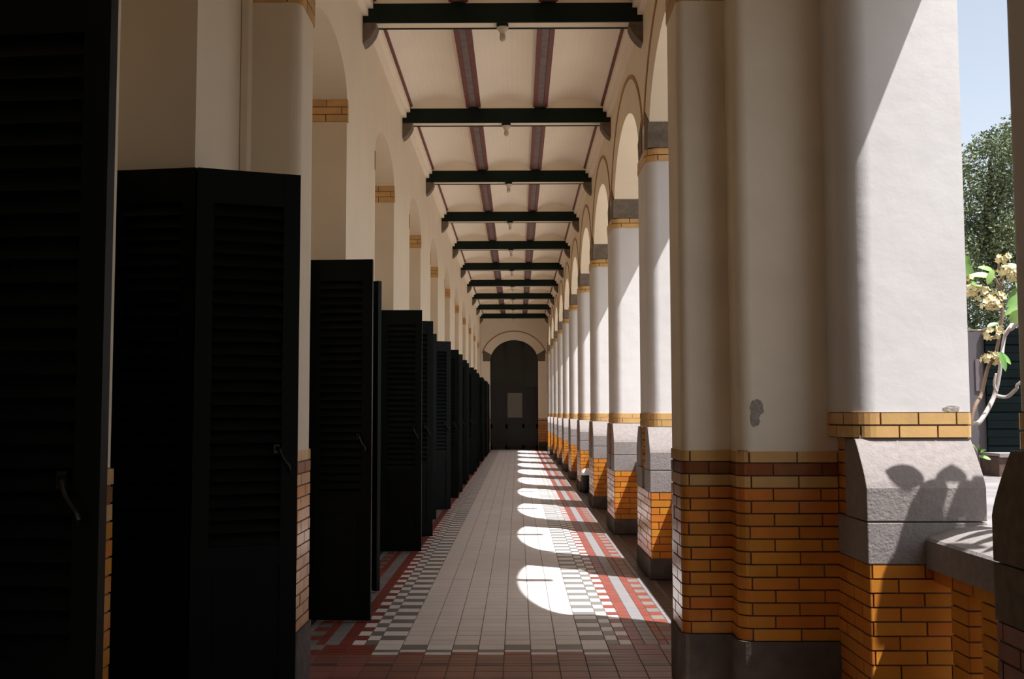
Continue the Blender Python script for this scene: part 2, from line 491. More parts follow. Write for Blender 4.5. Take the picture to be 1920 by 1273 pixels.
# ------------------------------------------------------------------ structure: ceiling
mb = MB()
mb.box(-3.2, -6.7, ZC + .1, 2.5, YEND + 1, ZC + .5)
J = [(-0.715, -0.51), (0.234, 0.437)]
spans = [(-1.5, J[0][0] + .02), (J[0][1] - .02, J[1][0] + .02), (J[1][1] - .02, 1.22)]
YC0 = 6.67
for a, b in spans:
    n = 12; pr = []
    for i in range(n + 1):
        x = a + (b - a) * i / n; u = 2 * i / n - 1
        pr.append((x, 5.965 + 0.11 * (1 - u * u)))
    for (p, q) in zip(pr, pr[1:]):
        mb.yprism([p, q, (q[0], ZC + .12), (p[0], ZC + .12)], YC0, YEND)
    for k in range(-1, 10):                                   # lunettes over the beams
        y = 10.975 + P * k
        mb.box(a, y + .005, 5.919, b, y + .2, 6.09)
ceiling = struct(mb, 'ceiling', M['ceiling'])
mb = MB()
for y0, y1 in ((-6.5, 6.2), (6.67, YEND)):
    mb.box(XL - .01, y0, 5.864, -1.511, y1, ZC + .1); mb.box(XL - .01, y0, 5.786, -1.562, y1, 5.87)
struct(mb, 'trim_1', M['ceiling'])
mb = MB(); y0, y1 = 6.97, YEND
mb.box(1.222, y0, 5.864, XR + .01, y1, ZC + .1); mb.box(1.273, y0, 5.786, XR + .01, y1, 5.87)
struct(mb, 'trim_2', M['ceiling'])
struct(MB().box(-1.512, YC0, 5.945, -1.478, YEND, 6.03), 'trim_3', M['redpaint'])
struct(MB().box(1.19, YC0, 5.945, 1.223, YEND, 6.03), 'trim_4', M['redpaint'])

# joists
for i, (a, b) in enumerate(J):
    root = empty('ceiling_joist', ((a + b) / 2, YC0, 5.93),
                 'long red and grey painted ceiling joist on the %s side of the lamps' % ('shutter' if i == 0 else 'arcade'), 'joist', 'long joists under the ceiling')
    MB().box(a, YC0, 5.932, a + .058, YEND, 6.06).build('red_flange', M['redpaint'], root)
    MB().box(b - .058, YC0, 5.932, b, YEND, 6.06).build('red_flange', M['redpaint'], root)
    MB().box(a + .055, YC0, 5.945, b - .055, YEND, 6.06).build('grey_soffit', M['greyjoist'], root)

ORD = ['nearest', 'second', 'third', 'fourth', 'fifth', 'sixth', 'seventh', 'eighth', 'ninth', 'tenth', 'eleventh', 'twelfth']
# cross beams with stone corbels and lamps
for k in range(0, 10):
    y = 10.975 + P * k
    which = ORD[k] if k < 9 else 'farthest'
    root = empty('cross_beam', (-.145, y, 5.71), 'dark green steel cross beam with pale soffit, %s in view from the camera' % which, 'beam', 'cross beams under the ceiling')
    MB().box(-1.618, y, 5.712, 1.329, y + .022, 5.918).build('front_plate', M['beam'], root)
    MB().box(-1.618, y + .19, 5.712, 1.329, y + .212, 5.918).build('rear_plate', M['beam'], root)
    MB().box(-1.618, y + .0215, 5.722, 1.329, y + .1905, 5.91).build('soffit', M['plaster'], root)
    for side in (-1, 1):
        xw = XL if side < 0 else XR
        pr = []
        s_ = -side
        prof = [(0, 5.712), (.145, 5.712), (.14, 5.665), (.118, 5.61), (.08, 5.555), (.035, 5.51), (0, 5.49)]
        mb = MB().yprism([(xw + s_ * px, z) for px, z in prof] + [], y - .004, y + .206)
        o = mb.build('corbel', M['stone_dark'], root, bevel=0.006)
        o['label'] = 'rounded grey stone corbel'
    lx = -.148; ly = y + .106
    lr = empty('ceiling_lamp', (lx, ly, 5.712), 'small cream socket lamp with bare bulb under the %s cross beam' % which, 'lamp', 'bulb lamps under the beams')
    MB().box(lx - .062, ly - .075, 5.695, lx + .062, ly + .075, 5.7115).build('mounting_plate', M['beam'], lr)
    MB().lathe([(.062, 5.696), (.064, 5.686), (.05, 5.665), (.034, 5.64), (.026, 5.62)], lx, ly).build('socket', M['lampglass'], lr, smooth=True)
    MB().lathe([(.024, 5.625), (.03, 5.605), (.033, 5.58), (.028, 5.557), (.014, 5.545), (.002, 5.542)], lx, ly).build('bulb', M['bulb'], lr, smooth=True)

# ------------------------------------------------------------------ arcade pillars 2..11
ZB0, ZB1 = 0.195, 0.8316
CB = (ZB1 - ZB0) / 9
def sloped_block(y_face, y_back, sgn, x0, x1):
    """upper sandstone weathering; sgn -1: faces -y"""
    pts = [(y_face, 1.048), (y_face, 1.216)]
    for i in range(1, 9):
        u = i / 8
        z = 1.216 + (1.463 - 1.216) * u
        d = 0.172 * (u ** 1.25 if u < .9 else u ** 1.25)
        pts.append((y_face - sgn * d, z))
    pts += [(y_back, 1.463), (y_back, 1.048)]
    return pts
def pillar(n):
    y = 10.431 + P * (n - 2); joined = n >= 4
    nm = ORD[n - 1] if n < NB else 'farthest'
    root = empty('arcade_pillar', (1.72, y + .58, 0),
                 'white arcade pillar on orange brick base, %s from the camera along the corridor' % nm, 'pillar', 'arcade pillars along the corridor')
    yb = y + 1.16
    xi, xo = 1.288, 2.17
    MB().box(xi - .012, y - .012, 0, xo, yb + .012, ZB0).build('plinth', M['plinth'], root, bevel=.008)
    MB().box(xi + .009, y + .009, ZB0 - .01, xo, yb - .009, ZB1).build('brick_core', M['mortar'], root)
    pth = Path(fillet([(xo, yb), (xi, yb), (xi, y), (xo, y)], .012, 3))
    bricks(root, pth, ZB0, CB, 'o' * 9, joined=joined, rs=n, name='brick', L=.235)
    # sandstone
    d1, d2 = .36, .33
    for sgn, yf in ((-1, y), (1, yb)):
        a, b = (yf, yf - sgn * .46) if sgn < 0 else (yf, yf - sgn * .46)
        MB().box(xi - .002, min(a, b), ZB1, xo, max(a, b), 1.042).build('sandstone_block', M['stone'], root, bevel=.006)
        MB().xprism(sloped_block(yf, yf - sgn * .36, sgn, xi, xo), xi - .002, xo).build('sandstone_weathering', M['stone'], root, bevel=.005)
    # brick between the stones on the corridor side
    MB().box(xi + .02, y + .2, ZB1, xo - .02, yb - .2, 1.466).build('brick_core', M['mortar'], root)
    bricks(root, Path([(xi + .012, yb - .36), (xi + .012, y + .36)]), 1.045, (1.466 - 1.045) / 6, 'oooooo', joined=joined, rs=n + 50, name='brick')
    # shaft
    ya, yc = y + .172, yb - .172
    xs = 1.292
    ring = rrect(xs, ya, xo - .02, yc, .13, 8)
    MB().prism(rrect(xs + .008, ya + .008, xo - .03, yc - .008, .125, 16), 1.45, 4.15).build('shaft', M['plaster_rough'], root, smooth=False)
    rp = Path(ring, True)
    ringo = Path(fillet([(xo, yc), (xs, yc), (xs, ya), (xo, ya)], .13, 6))
    bricks(root, ringo, 1.466, .0685, 'yy', joined=joined, rs=n + 90, name='brick')
    bricks(root, ringo, 4.132, .069, 'yy', joined=joined, rs=n + 91, name='brick')
    MB().box(xs + .05, ya + .05, 4.12, xo - .05, yc - .05, 4.266).build('band_core', M['mortar'], root)
    # stone springers of the two arches
    for c, sg in ((9.067 + P * (n - 2), 1), (9.067 + P * (n - 1), -1)):
        pts = []
        for i in range(6):
            t = math.radians(15.5 * i / 5)
            q = (c + sg * (AA - .008) * math.cos(t), ACZ + (AB - .008) * math.sin(t)); pts.append(q)
        e = pts[-1]
        pts += [(e[0] + sg * .34, e[1] + .2), (c + sg * (AA + .29), ACZ)]
        if n == NB and sg < 0: pass
        MB().xprism(pts, XR - .012, XO + .005).build('stone_springer', M['stone_dark'], wall_right)
    MB().box(XR - .006, y + .46, 4.27, XR + .1, yb - .46, 4.52).build('brick_panel', M['brick_brown'], wall_right)
    return root
for n in range(2, NB + 1): pillar(n)

# ------------------------------------------------------------------ the near pier and its cross arch
BY0, BY1 = 6.21, 6.66
XB_R, XB_L = 0.946, -1.28
ZD0, ZD1, CD, ND = 0.34, 1.39, 0.07, 15
DADO = 'o' * 12 + 'yny'
pier = empty('clustered_pier', (1.7, 6.3, 0), 'large near white clustered pier with glazed brick dado and peeling plaster, right of the corridor', 'pillar')
# plinths
MB().prism(rrect(XB_R - .012, BY0 - .012, 1.4, BY1 + .012, .05, 6, 'ad'), 0, ZD0).build('plinth', M['plinth'], pier)
MB().prism(rrect(1.217, 5.988, 1.80, 6.4, .08, 6, 'a'), 0, ZD0).build('plinth', M['plinth'], pier)
# arch jamb (B)
MB().prism(rrect(XB_R + .009, BY0 + .009, 1.4, BY1 - .009, .04, 6, 'ad'), ZD0, ZD1).build('brick_core', M['mortar'], pier)
bricks(pier, Path(fillet([(1.33, BY1), (XB_R, BY1), (XB_R, BY0), (1.245, BY0)], .045, 5)), ZD0, CD, DADO, rs=3, L=.225, phase=.06)
MB().prism(rrect(XB_R + .006, BY0 + .006, 1.4, BY1 - .006, .05, 6, 'ad'), ZD1 - .01, 4.06).build('jamb_plaster', M['plaster_mid'], pier)
# inner pilaster (A)
MB().prism(rrect(1.238, 6.009, 1.80, 6.4, .07, 6, 'a'), ZD0, ZD1).build('brick_core', M['mortar'], pier)
bricks(pier, Path(fillet([(1.229, 6.23), (1.229, 6.0), (1.79, 6.0)], .08, 6)), ZD0, CD, DADO, rs=5, L=.265, phase=.0)
MB().prism(rrect(1.235, 6.006, 1.85, 6.67, .085, 20, 'a'), ZD1 - .01, 4.27).build('pilaster_plaster', M['plaster_mid'], pier, smooth=False)
# base of the outer jamb
xi, xo = 1.778, 2.385; yf = 5.48
MB().box(xi - .01, yf - .01, 0, xo, 7.6, .12).build('plinth', M['plinth'], pier)
MB().box(xi + .009, yf + .009, .05, xo - .005, 7.6, ZB1).build('brick_core', M['mortar'], pier)
bricks(pier, Path(fillet([(xi, 6.05), (xi, yf), (xo, yf)], .012, 3)), ZB1 - 10 * .0715, .0715, 'o' * 10, rs=11, L=.262, phase=.07)
MB().box(xi - .002, yf, ZB1, xo, 5.975, 1.042).build('sandstone_block', M['stone'], pier, bevel=.006)
MB().xprism(sloped_block(yf, 5.83, -1, xi, xo), xi - .002, xo).build('sandstone_weathering', M['stone'], pier, bevel=.005)
# outer shaft
xs, ys = 1.735, 5.635
bricks(pier, Path([(1.792, 6.03), (1.792, 5.80)]), 1.045, (1.466 - 1.045) / 6, 'oooooo', rs=12, L=.2)
bricks(pier, Path(fillet([(xs, 6.03), (xs, ys), (2.39, ys), (2.39, 6.5)], [.15, .02], 8)), 1.466, .0685, 'yy', rs=13, L=.2)
MB().box(1.80, ys + .02, 1.02, 2.37, 7.5, 1.48).build('brick_core', M['mortar'], pier)
MB().prism(rrect(xs + .012, ys + .012, 2.37, 7.5, .14, 8, 'a'), 1.466, 1.61).build('brick_core', M['mortar'], pier)
MB().prism(rrect(xs + .006, ys + .006, 2.383, 7.52, .15, 24, 'a'), 1.603, 4.268).build('shaft_plaster', M['plaster_rough'], pier, smooth=False)
# far side of the pier towards the first arch
MB().box(1.30, 6.5, 0, XO, 7.53, ACZ - .002).build('pier_body', M['plaster_rough'], pier)
MB().box(1.288, 7.3, 0, XO, 7.70, 1.2).build('rear_base', M['stone'], pier)
MB().box(1.295, 6.67, 0, 1.4, 7.3, 1.39).build('rear_dado', M['brick_far'], pier)
# bands and stone under the cross arch, both jambs
def irregular(cx, cz, rx, rz, seed, n=22):
    rg = random.Random(seed)
    return [(cx + rx * math.cos(2 * math.pi * i / n) * rg.uniform(.7, 1.1), cz + rz * math.sin(2 * math.pi * i / n) * rg.uniform(.75, 1.1)) for i in range(n)]
for cx, cz, rx, rz, sd in ((1.345, 1.628, .04, .055, 3), (1.332, 1.565, .03, .045, 8)):
    MB().yprism(irregular(cx, cz, rx, rz, sd), 6.0035 - .0007 * sd / 8, 6.008).build('peeled_patch', M['peeled'], pier)
MB().yprism(irregular(2.285, 1.622, .045, .018, 5), ys + .003, ys + .008).build('peeled_patch', M['peeled'], pier)

lj = empty('arch_jamb', (-1.43, 6.28, 0), 'cream pilaster with glossy brick dado between the first two shutter doorways', 'pillar')
MB().prism(rrect(XL + .004, BY0 - .012, XB_L + .012, BY1 + .012, .05, 6, 'bc'), 0, ZD0).build('plinth', M['plinth'], lj)
MB().prism(rrect(XL + .004, BY0 + .009, XB_L - .009, BY1 - .009, .04, 6, 'bc'), ZD0, ZD1).build('brick_core', M['mortar'], lj)
bricks(lj, Path(fillet([(XL + .004, BY0), (XB_L, BY0), (XB_L, BY1), (XL + .004, BY1)], .045, 5)), ZD0, CD, DADO, rs=21, L=.225)
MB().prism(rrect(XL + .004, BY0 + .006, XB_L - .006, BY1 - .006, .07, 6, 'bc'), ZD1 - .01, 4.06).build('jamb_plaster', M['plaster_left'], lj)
MB().box(XL + .004, 6.12, 0, -1.575, BY0 + .05, 4.266).build('side_strip', M['plaster'], lj)
bricks(lj, Path(fillet([(XL + .004, BY0), (XB_L, BY0), (XB_L, BY1), (XL + .004, BY1)], .045, 5)), 4.05, .072, 'yyy', rs=22, L=.24)
bricks(pier, Path(fillet([(1.33, BY1), (XB_R, BY1), (XB_R, BY0), (1.245, BY0)], .045, 5)), 4.05, .072, 'yyy', rs=23, L=.24)
# cross arch wall
mb = MB(); cxm = (XB_L + XB_R) / 2; ha = (XB_R - XB_L) / 2
pts = [(cxm - ha * math.cos(math.pi * i / NA), 4.268 + .9 * math.sin(math.pi * i / NA)) for i in range(NA + 1)]
for p, q in zip(pts, pts[1:]): mb.yprism([p, q, (q[0], ZC + .3), (p[0], ZC + .3)], BY0, BY1)
mb.box(XL - .02, BY0, 4.268, XB_L, BY1, ZC + .3); mb.box(XB_R, BY0, 4.268, 1.234, BY1, ZC + .3); mb.box(1.235, 6.006, 4.275, 1.84, 6.95, ZC + .3); mb.box(1.745, 5.71, 4.275, 2.38, 6.95, ZC + .3)
struct(mb, 'wall_cross', M['plaster'])

# brick dado on the left wall: strip before the first doorway, then the piers between doorways
dado = empty('brick_dado', (XL, 3.7, 0), 'yellow and brown glazed brick dado strip beside the nearest dark shutter', 'brickwork')
MB().box(XL, 3.15, 0, XL + .014, 4.246, .28).build('plinth', M['plinth'], dado)
MB().box(XL, 3.15, .2, XL + .006, 4.252, ZD1).build('brick_core', M['mortar'], dado)
bricks(dado, Path(fillet([(XL + .015, 3.15), (XL + .015, 4.265), (XL + .001, 4.265)], .012, 3)), ZD0 - .07, CD, 'o' + DADO, rs=31, L=.24, depth=.014)
for i in range(1, len(rec)):
    ya = rec[i][1]; yb = rec[i + 1][0] if i + 1 < len(rec) else YEND
    if i == 1: yb = 6.0
    holder = wall_left
    MB().box(XL - .02, ya + .01, .05, XL + .006, yb - .01, ZD1).build('dado_core', M['mortar'], holder)
    bricks(holder, Path(fillet([(XL - .2, ya - .006), (XL + .014, ya - .006), (XL + .014, yb + .006), (XL - .2, yb + .006)], .012, 3)[:]), ZD0, CD, DADO, joined=True, rs=40 + i, name='dado_brick')
    MB().box(XL - .02, ya + .002, 0, XL + .02, yb - .002, ZD0).build('dado_plinth', M['plinth'], holder)
# yellow bands at the springing of every doorway recess
for i in range(2, len(rec)):
    ya, yb = rec[i]
    for k, (yj, sg) in enumerate(((ya, 1), (yb, -1))):
        near = i <= 4
        if sg > 0: pth = Path([(XL + .008, yj - .05), (XL + .008, yj + .008), (XB, yj + .008)])
        else: pth = Path([(XB, yj - .008), (XL + .008, yj - .008), (XL + .008, yj + .05)])
        # outside must be on the right-hand side
        bricks(wall_left, pth, 4.378, .0725, 'yyy', joined=not near, rs=60 + 2 * i + k, name='band_brick', L=.30, depth=.03)
        y0_, y1_ = (yj - .05, yj + .004) if sg > 0 else (yj - .004, yj + .05)
        MB().box(XB, y0_, 4.38, XL + .004, y1_, 4.594).build('band_core', M['mortar'], wall_left)

# ------------------------------------------------------------------ louvred folding shutters
PW, PT, PH = 0.462, 0.042, 2.80
SL0, SL1, NS = 0.98, 2.60, 27
slat_me = bpy.data.meshes.new('slat')
_s = MB(); hw = PW / 2 - .072
_s.v = []; a_ = math.radians(60)
for sx in (-hw, hw):
    for (dy, dz) in ((-.042, -.005), (.042, -.005), (.042, .005), (-.042, .005)):
        yy = dy * math.cos(a_) - dz * math.sin(a_); zz = dy * math.sin(a_) + dz * math.cos(a_)
        _s.v.append((sx, yy, zz))
slat_me.from_pydata(_s.v, [], [(0, 1, 2, 3), (7, 6, 5, 4), (0, 4, 5, 1), (1, 5, 6, 2), (2, 6, 7, 3), (3, 7, 4, 0)])
slat_me.materials.append(M['shutter'])
def frame_mesh():
    mb = MB(); h = PW / 2
    mb.box(-h, -PT / 2, 0, -h + .075, PT / 2, PH); mb.box(h - .075, -PT / 2, 0, h, PT / 2, PH)
    for z0, z1 in ((0, .16), (.84, .95), (PH - .17, PH)):
        mb.box(-h + .074, -PT / 2 + .002, z0, h - .074, PT / 2 - .002, z1)
    me = mesh('frame', mb.v, mb.f, M['shutter'], link=False).data
    return me
frame_me = frame_mesh()
mb = MB(); mb.box(-PW / 2 + .07, -.010, .15, PW / 2 - .07, .010, .85); mb.box(-PW / 2 + .10, -.016, .20, PW / 2 - .10, .016, .80)
kick_me = mesh('kick_panel', mb.v, mb.f, M['shutter'], link=False).data
mb = MB(); mb.box(-PW / 2 + .074, -.004, .95, PW / 2 - .074, .004, PH - .17)
# joined slats for shutters too far away to pick slats apart
mb = MB()
for i in range(NS):
    z = SL0 + (SL1 - SL0) * i / (NS - 1)
    b = len(mb.v); mb.v += [(x, y, zz + z) for x, y, zz in _s.v]
    mb.f += [tuple(b + i_ for i_ in q) for q in [(0, 1, 2, 3), (7, 6, 5, 4), (0, 4, 5, 1), (1, 5, 6, 2), (2, 6, 7, 3), (3, 7, 4, 0)]]
slats_me = mesh('slats', mb.v, mb.f, M['shutter'], link=False).data
hm = MB()
hm.tube([(0, -.018, .052), (.004, -.035, .058), (.012, -.046, .05), (.018, -.05, .03), (.028, -.05, .008), (.042, -.05, -.012), (.056, -.05, -.03), (.062, -.05, -.05), (.058, -.05, -.064), (.05, -.05, -.066)],
        [.009, .009, .009, .008, .007, .007, .008, .008, .007, .005], 8)
hm.box(-.014, -.024, .03, .014, -.0175, .075)
handle_me = mesh('handle', hm.v, hm.f, M['iron'], link=False).data
def child(name, me, parent, loc=(0, 0, 0), rz=0):
    o = bpy.data.objects.new(name, me); COL.objects.link(o); o.parent = parent; o.location = loc; o.rotation_euler = (0, 0, rz)
    return o
def shutter(pts, label, near=False, handle=True):
    """pts: plan points hinge, fold, free edge"""
    root = empty('louvred_shutter', (pts[0][0], pts[0][1], 0), label, 'shutter', 'dark louvred folding shutters')
    o0 = Vector((pts[0][0], pts[0][1], 0))
    for a, b in zip(pts, pts[1:]):
        A, B = Vector((*a, 0)), Vector((*b, 0)); d = (B - A); c = (A + B) / 2 - o0
        rz = math.atan2(d.y, d.x); sc = d.length / PW
        p = child('panel', frame_me, root, (c.x, c.y, .014), rz); p.scale = (sc, 1, 1)
        child('kick_panel', kick_me, p)
        if near:
            for i in range(NS): child('slat', slat_me, p, (0, 0, SL0 + (SL1 - SL0) * i / (NS - 1)))
        else:
            s = child('slats', slats_me, p); s['kind'] = 'stuff'
    if handle and near is not None:
        A, B = Vector((*pts[-2], 0)), Vector((*pts[-1], 0)); d = (B - A).normalized()
        q = B - d * .105 - o0
        child('handle', handle_me, root, (q.x, q.y, 1.375), math.atan2(d.y, d.x))['label'] = 'curved bronze lever handle'
    return root
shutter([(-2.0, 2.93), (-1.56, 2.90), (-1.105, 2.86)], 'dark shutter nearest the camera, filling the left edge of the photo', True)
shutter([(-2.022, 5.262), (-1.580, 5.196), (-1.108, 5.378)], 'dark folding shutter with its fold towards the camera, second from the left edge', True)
spec = {  # doorway: near leaf (fold, free), far leaf (fold, free)
    2: (((-1.63, 8.37), (-1.135, 8.345)), ((-1.60, 9.96), (-1.255, 9.70))),
    3: (((-1.60, 12.47), (-1.118, 12.485)), ((-1.58, 13.85), (-1.112, 14.0))),
    4: (((-1.60, 15.95), (-1.24, 16.22)), ((-1.58, 17.73), (-1.13, 17.97))),
    5: (((-1.58, 20.25), (-1.115, 20.28)), ((-1.58, 21.62), (-1.13, 21.85))),
}
rg = random.Random(5)
for n in range(2, NB + 1):
    if n in spec: nl, fl = spec[n]
    else:
        yn = 8.55 + P * (n - 2); yf_ = 9.95 + P * (n - 2)
        nl = ((-1.59, yn), (-1.125 - rg.uniform(0, .03), yn + rg.uniform(-.03, .1)))
        fl = ((-1.59, yf_), (-1.125 - rg.uniform(0, .06), yf_ + rg.uniform(.0, .2)))
    dn = ORD[n - 1] if n < NB else 'farthest'
    for (fo, fr), side in ((nl, 'near'), (fl, 'far')):
        hinge = (-2.04, fo[1] + (.01 if side == 'near' else -.02))
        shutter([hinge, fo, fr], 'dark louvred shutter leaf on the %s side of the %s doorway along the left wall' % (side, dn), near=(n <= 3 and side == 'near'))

# ------------------------------------------------------------------ end wall
ex0, ex1 = -1.217, 0.925
ec, eh = (ex0 + ex1) / 2, (ex1 - ex0) / 2
mb = MB()
mb.box(XL - .3, YEND, 0, ex0, YEND + .4, 3.93); mb.box(ex1, YEND, 0, 1.5, YEND + .4, 3.93)
pts = [(ec - eh * math.cos(math.pi * i / NA), 3.93 + .96 * math.sin(math.pi * i / NA)) for i in range(NA + 1)]
for p, q in zip(pts, pts[1:]): mb.yprism([p, q, (q[0], ZC + .2), (p[0], ZC + .2)], YEND, YEND + .4)
mb.box(XL - .3, YEND, 3.93, ex0, YEND + .4, ZC + .2); mb.box(ex1, YEND, 3.93, 1.5, YEND + .4, ZC + .2)
wall_end = struct(mb, 'wall_end', M['ceiling'])
for sg in (-1, 1):
    poly = []
    for i in range(7):
        t = math.radians(18 * i / 6)
        poly.append((ec + sg * (eh - .01) * math.cos(t), 3.93 + .95 * math.sin(t)))
    e = poly[-1]; poly += [(ec + sg * (eh + .32), 4.44), (ec + sg * (eh + .32), 3.93)]
    MB().yprism(poly, YEND - .015, YEND + .2).build('stone_springer', M['stone_dark'], wall_end)
mb = MB()
ts = [math.radians(a) for a in range(15, 166, 5)]
for t0, t1 in zip(ts, ts[1:]):
    q = []
    for t, r_ in ((t0, .385), (t0, .43), (t1, .43), (t1, .385)):
        q.append((ec - (eh + r_) * math.cos(t), 3.93 + (.96 + r_ - .02) * math.sin(t)))
    mb.yprism(q, YEND - .015, YEND + .02)
mb.build('hood_moulding', M['hood'], wall_end)
bricks(wall_end, Path([(ex1, YEND + .3), (ex1, YEND - .01), (1.33, YEND - .01)]), ZD0, CD, DADO, joined=True, rs=77, name='dado_brick')
bricks(wall_end, Path([(XL, YEND - .01), (ex0, YEND - .01), (ex0, YEND + .3)]), ZD0, CD, DADO, joined=True, rs=78, name='dado_brick')
MB().box(ex1 + .004, YEND - .02, 0, 1.33, YEND + .2, ZD0).build('dado_plinth', M['plinth'], wall_end)
# dark timber door screen in the end arch
yd = YEND + .22
scr = empty('door_screen', (ec, yd, 0), 'dark timber and glass door screen filling the arch at the far end', 'door')
fr = MB()
for x in (ex0, ec - .40, ec + .36, ex1 - .1): fr.box(x, yd, 0, x + .1, yd + .09, 2.72)
fr.box(ex0, yd - .01, 2.66, ex1, yd + .1, 2.80); fr.box(ex0, yd, 0, ex1, yd + .09, .18); fr.box(ex0, yd, .95, ex1, yd + .09, 1.12)
for x in (ec - .40, ec + .36): fr.box(x, yd, 2.7, x + .08, yd + .09, 4.6)
fr.build('frame', M['darkwood'], scr)
apts = [(ec - (eh + .05) * math.cos(math.pi * i / NA), 3.93 + 1.0 * math.sin(math.pi * i / NA)) for i in range(NA + 1)]
for (xa, xb) in ((ex0 + .02, ec - .36), (ec - .34, ec + .38), (ec + .42, ex1 - .02)):
    tp = [(x, z) for x, z in apts if xa < x < xb]
    MB().yprism([(xa, 2.75)] + [(xa, 3.93 + 1.0 * math.sqrt(max(0, 1 - ((xa - ec) / (eh + .05)) ** 2)))] + tp + [(xb, 3.93 + 1.0 * math.sqrt(max(0, 1 - ((xb - ec) / (eh + .05)) ** 2))), (xb, 2.75)], yd + .04, yd + .05).build('fanlight_pane', M['darkglass'], scr)
for (xa, xb) in ((ex0 + .08, ec - .38), (ec + .44, ex1 - .08)):
    MB().box(xa, yd + .03, .15, xb, yd + .05, 2.68).build('side_panel', M['darkwood'], scr)
MB().box(ec - .32, yd + .03, .15, ec + .38, yd + .05, 1.0).build('lower_panel', M['darkwood'], scr)
MB().box(ec - .32, yd + .03, 1.1, ec + .38, yd + .05, 1.42).build('lower_panel', M['darkwood'], scr)
MB().box(ec - .32, yd + .035, 1.42, ec + .38, yd + .045, 2.52).build('window_pane', M['paneglass'], scr)['label'] = 'pale grey glazed pane'
MB().box(ec - .32, yd + .03, 2.52, ec + .38, yd + .05, 2.7).build('top_panel', M['darkwood'], scr)
struct(MB().box(-3, YEND + .5, 0, 3, YEND + .6, ZC), 'wall_far', M['darkwood'])

# ------------------------------------------------------------------ balustrades in the arcade openings
def coping(mb, xi, y0, y1):
    pr = [(xi, .815), (xi, .955), (xi + .012, .968), (xi + .09, .995), (xi + .18, 1.018), (xi + .27, 1.03), (xi + .36, 1.025), (xi + .44, 1.0), (xi + .5, .96), (xi + .5, .815)]
    mb.yprism(pr, y0, y1); return mb
def balustrade(y0, y1, xi, label, near=False):
    root = empty('balustrade', (xi + .2, (y0 + y1) / 2, 0), label, 'balustrade', 'low balustrades in the arcade openings')
    coping(MB(), xi, y0, y1).build('coping', M['stone'], root, bevel=0)
    xb = xi + .035
    if near:
        c = .0715; zt = .815
        bricks(root, Path([(xb, y1), (xb, y0)]), zt - c, c, 'o', rs=101, L=.235, depth=.2)
        yb = y1 - .205
        while yb > y0 + .05:
            ya = yb - .196
            pth = Path(fillet([(xb + .2, yb), (xb, yb), (xb, ya), (xb + .2, ya)], .008, 2))
            bricks(root, pth, zt - c - 10 * c, c, 'o' * 10, rs=int(yb * 100), L=2.0)
            MB().box(xb + .01, ya + .01, 0, xb + .2, yb - .01, zt - c).build('baluster_core', M['mortar'], root)
            yb = ya - .14
        MB().box(xb + .01, y0, zt - c + .005, xb + .2, y1, zt).build('rail_core', M['mortar'], root)
    else:
        MB().box(xb, y0, .74, xb + .2, y1, .816).build('brick_rail', M['brick_far'], root)
        yb = y1 - .15
        while yb > y0 + .2:
            MB().box(xb, yb - .196, 0, xb + .2, yb, .745).build('baluster', M['brick_far'], root); yb -= .336
    return root
balustrade(4.048, 5.479, 2.068, 'low brick balustrade with rounded stone coping beside the large near pier', True)
for k in range(1, 10):
    ya = (7.70 if k == 1 else 10.431 + P * (k - 2) + 1.16) + .003; yb = 10.431 + P * (k - 1) - .003
    balustrade(ya, yb, 1.578, 'low balustrade between pillars, in the %s open arch along the corridor' % ORD[k])

# pillar at the right edge: mirrored near jamb, shade put into darker materials
p0 = empty('arcade_pillar', (2.05, 3.6, 0), 'shadowed pillar with brick base and shade-darkened stone shoulder cut by the right edge', 'pillar', 'arcade pillars along the corridor')
yf = 4.045
MB().box(1.768, 2.6, 0, 2.385, yf + .01, .12).build('plinth', M['plinth'], p0)
MB().box(1.787, 2.61, .05, 2.38, yf - .009, ZB1).build('brick_core', M['mortar'], p0)
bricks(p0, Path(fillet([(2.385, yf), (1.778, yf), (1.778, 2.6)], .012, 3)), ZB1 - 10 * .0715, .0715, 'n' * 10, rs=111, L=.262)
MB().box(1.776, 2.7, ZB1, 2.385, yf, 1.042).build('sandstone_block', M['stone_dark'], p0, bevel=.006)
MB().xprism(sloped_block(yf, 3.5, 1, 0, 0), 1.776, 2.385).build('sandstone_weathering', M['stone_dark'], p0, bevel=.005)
bricks(p0, Path(fillet([(2.385, 3.885), (1.77, 3.885), (1.77, 2.6)], .13, 8)), 1.466, .0685, 'yy', rs=113, L=.22)
MB().prism(rrect(1.782, 2.6, 2.37, 3.873, .12, 8, 'd'), 1.2, 1.61).build('brick_core', M['mortar'], p0)
MB().prism(rrect(1.776, 2.601, 2.383, 3.879, .13, 8, 'd'), 1.603, 4.288).build('shaft', M['plaster_rough'], p0)

# ------------------------------------------------------------------ bin
bx, by = 1.44, 21.86
b = empty('litter_bin', (bx, by, 0), 'black round litter bin with white dome lid beside a pillar base', 'bin')
MB().lathe([(.125, 0), (.13, .02), (.15, .35), (.152, .36)], bx, by, 20).build('body', M['beam'], b, smooth=True)
MB().lathe([(.158, .35), (.158, .385), (.15, .41), (.12, .45), (.07, .48), (.02, .49), (.002, .491)], bx, by, 20).build('lid', mat('white_lid', (.75, .78, .82), .3), b, smooth=True)

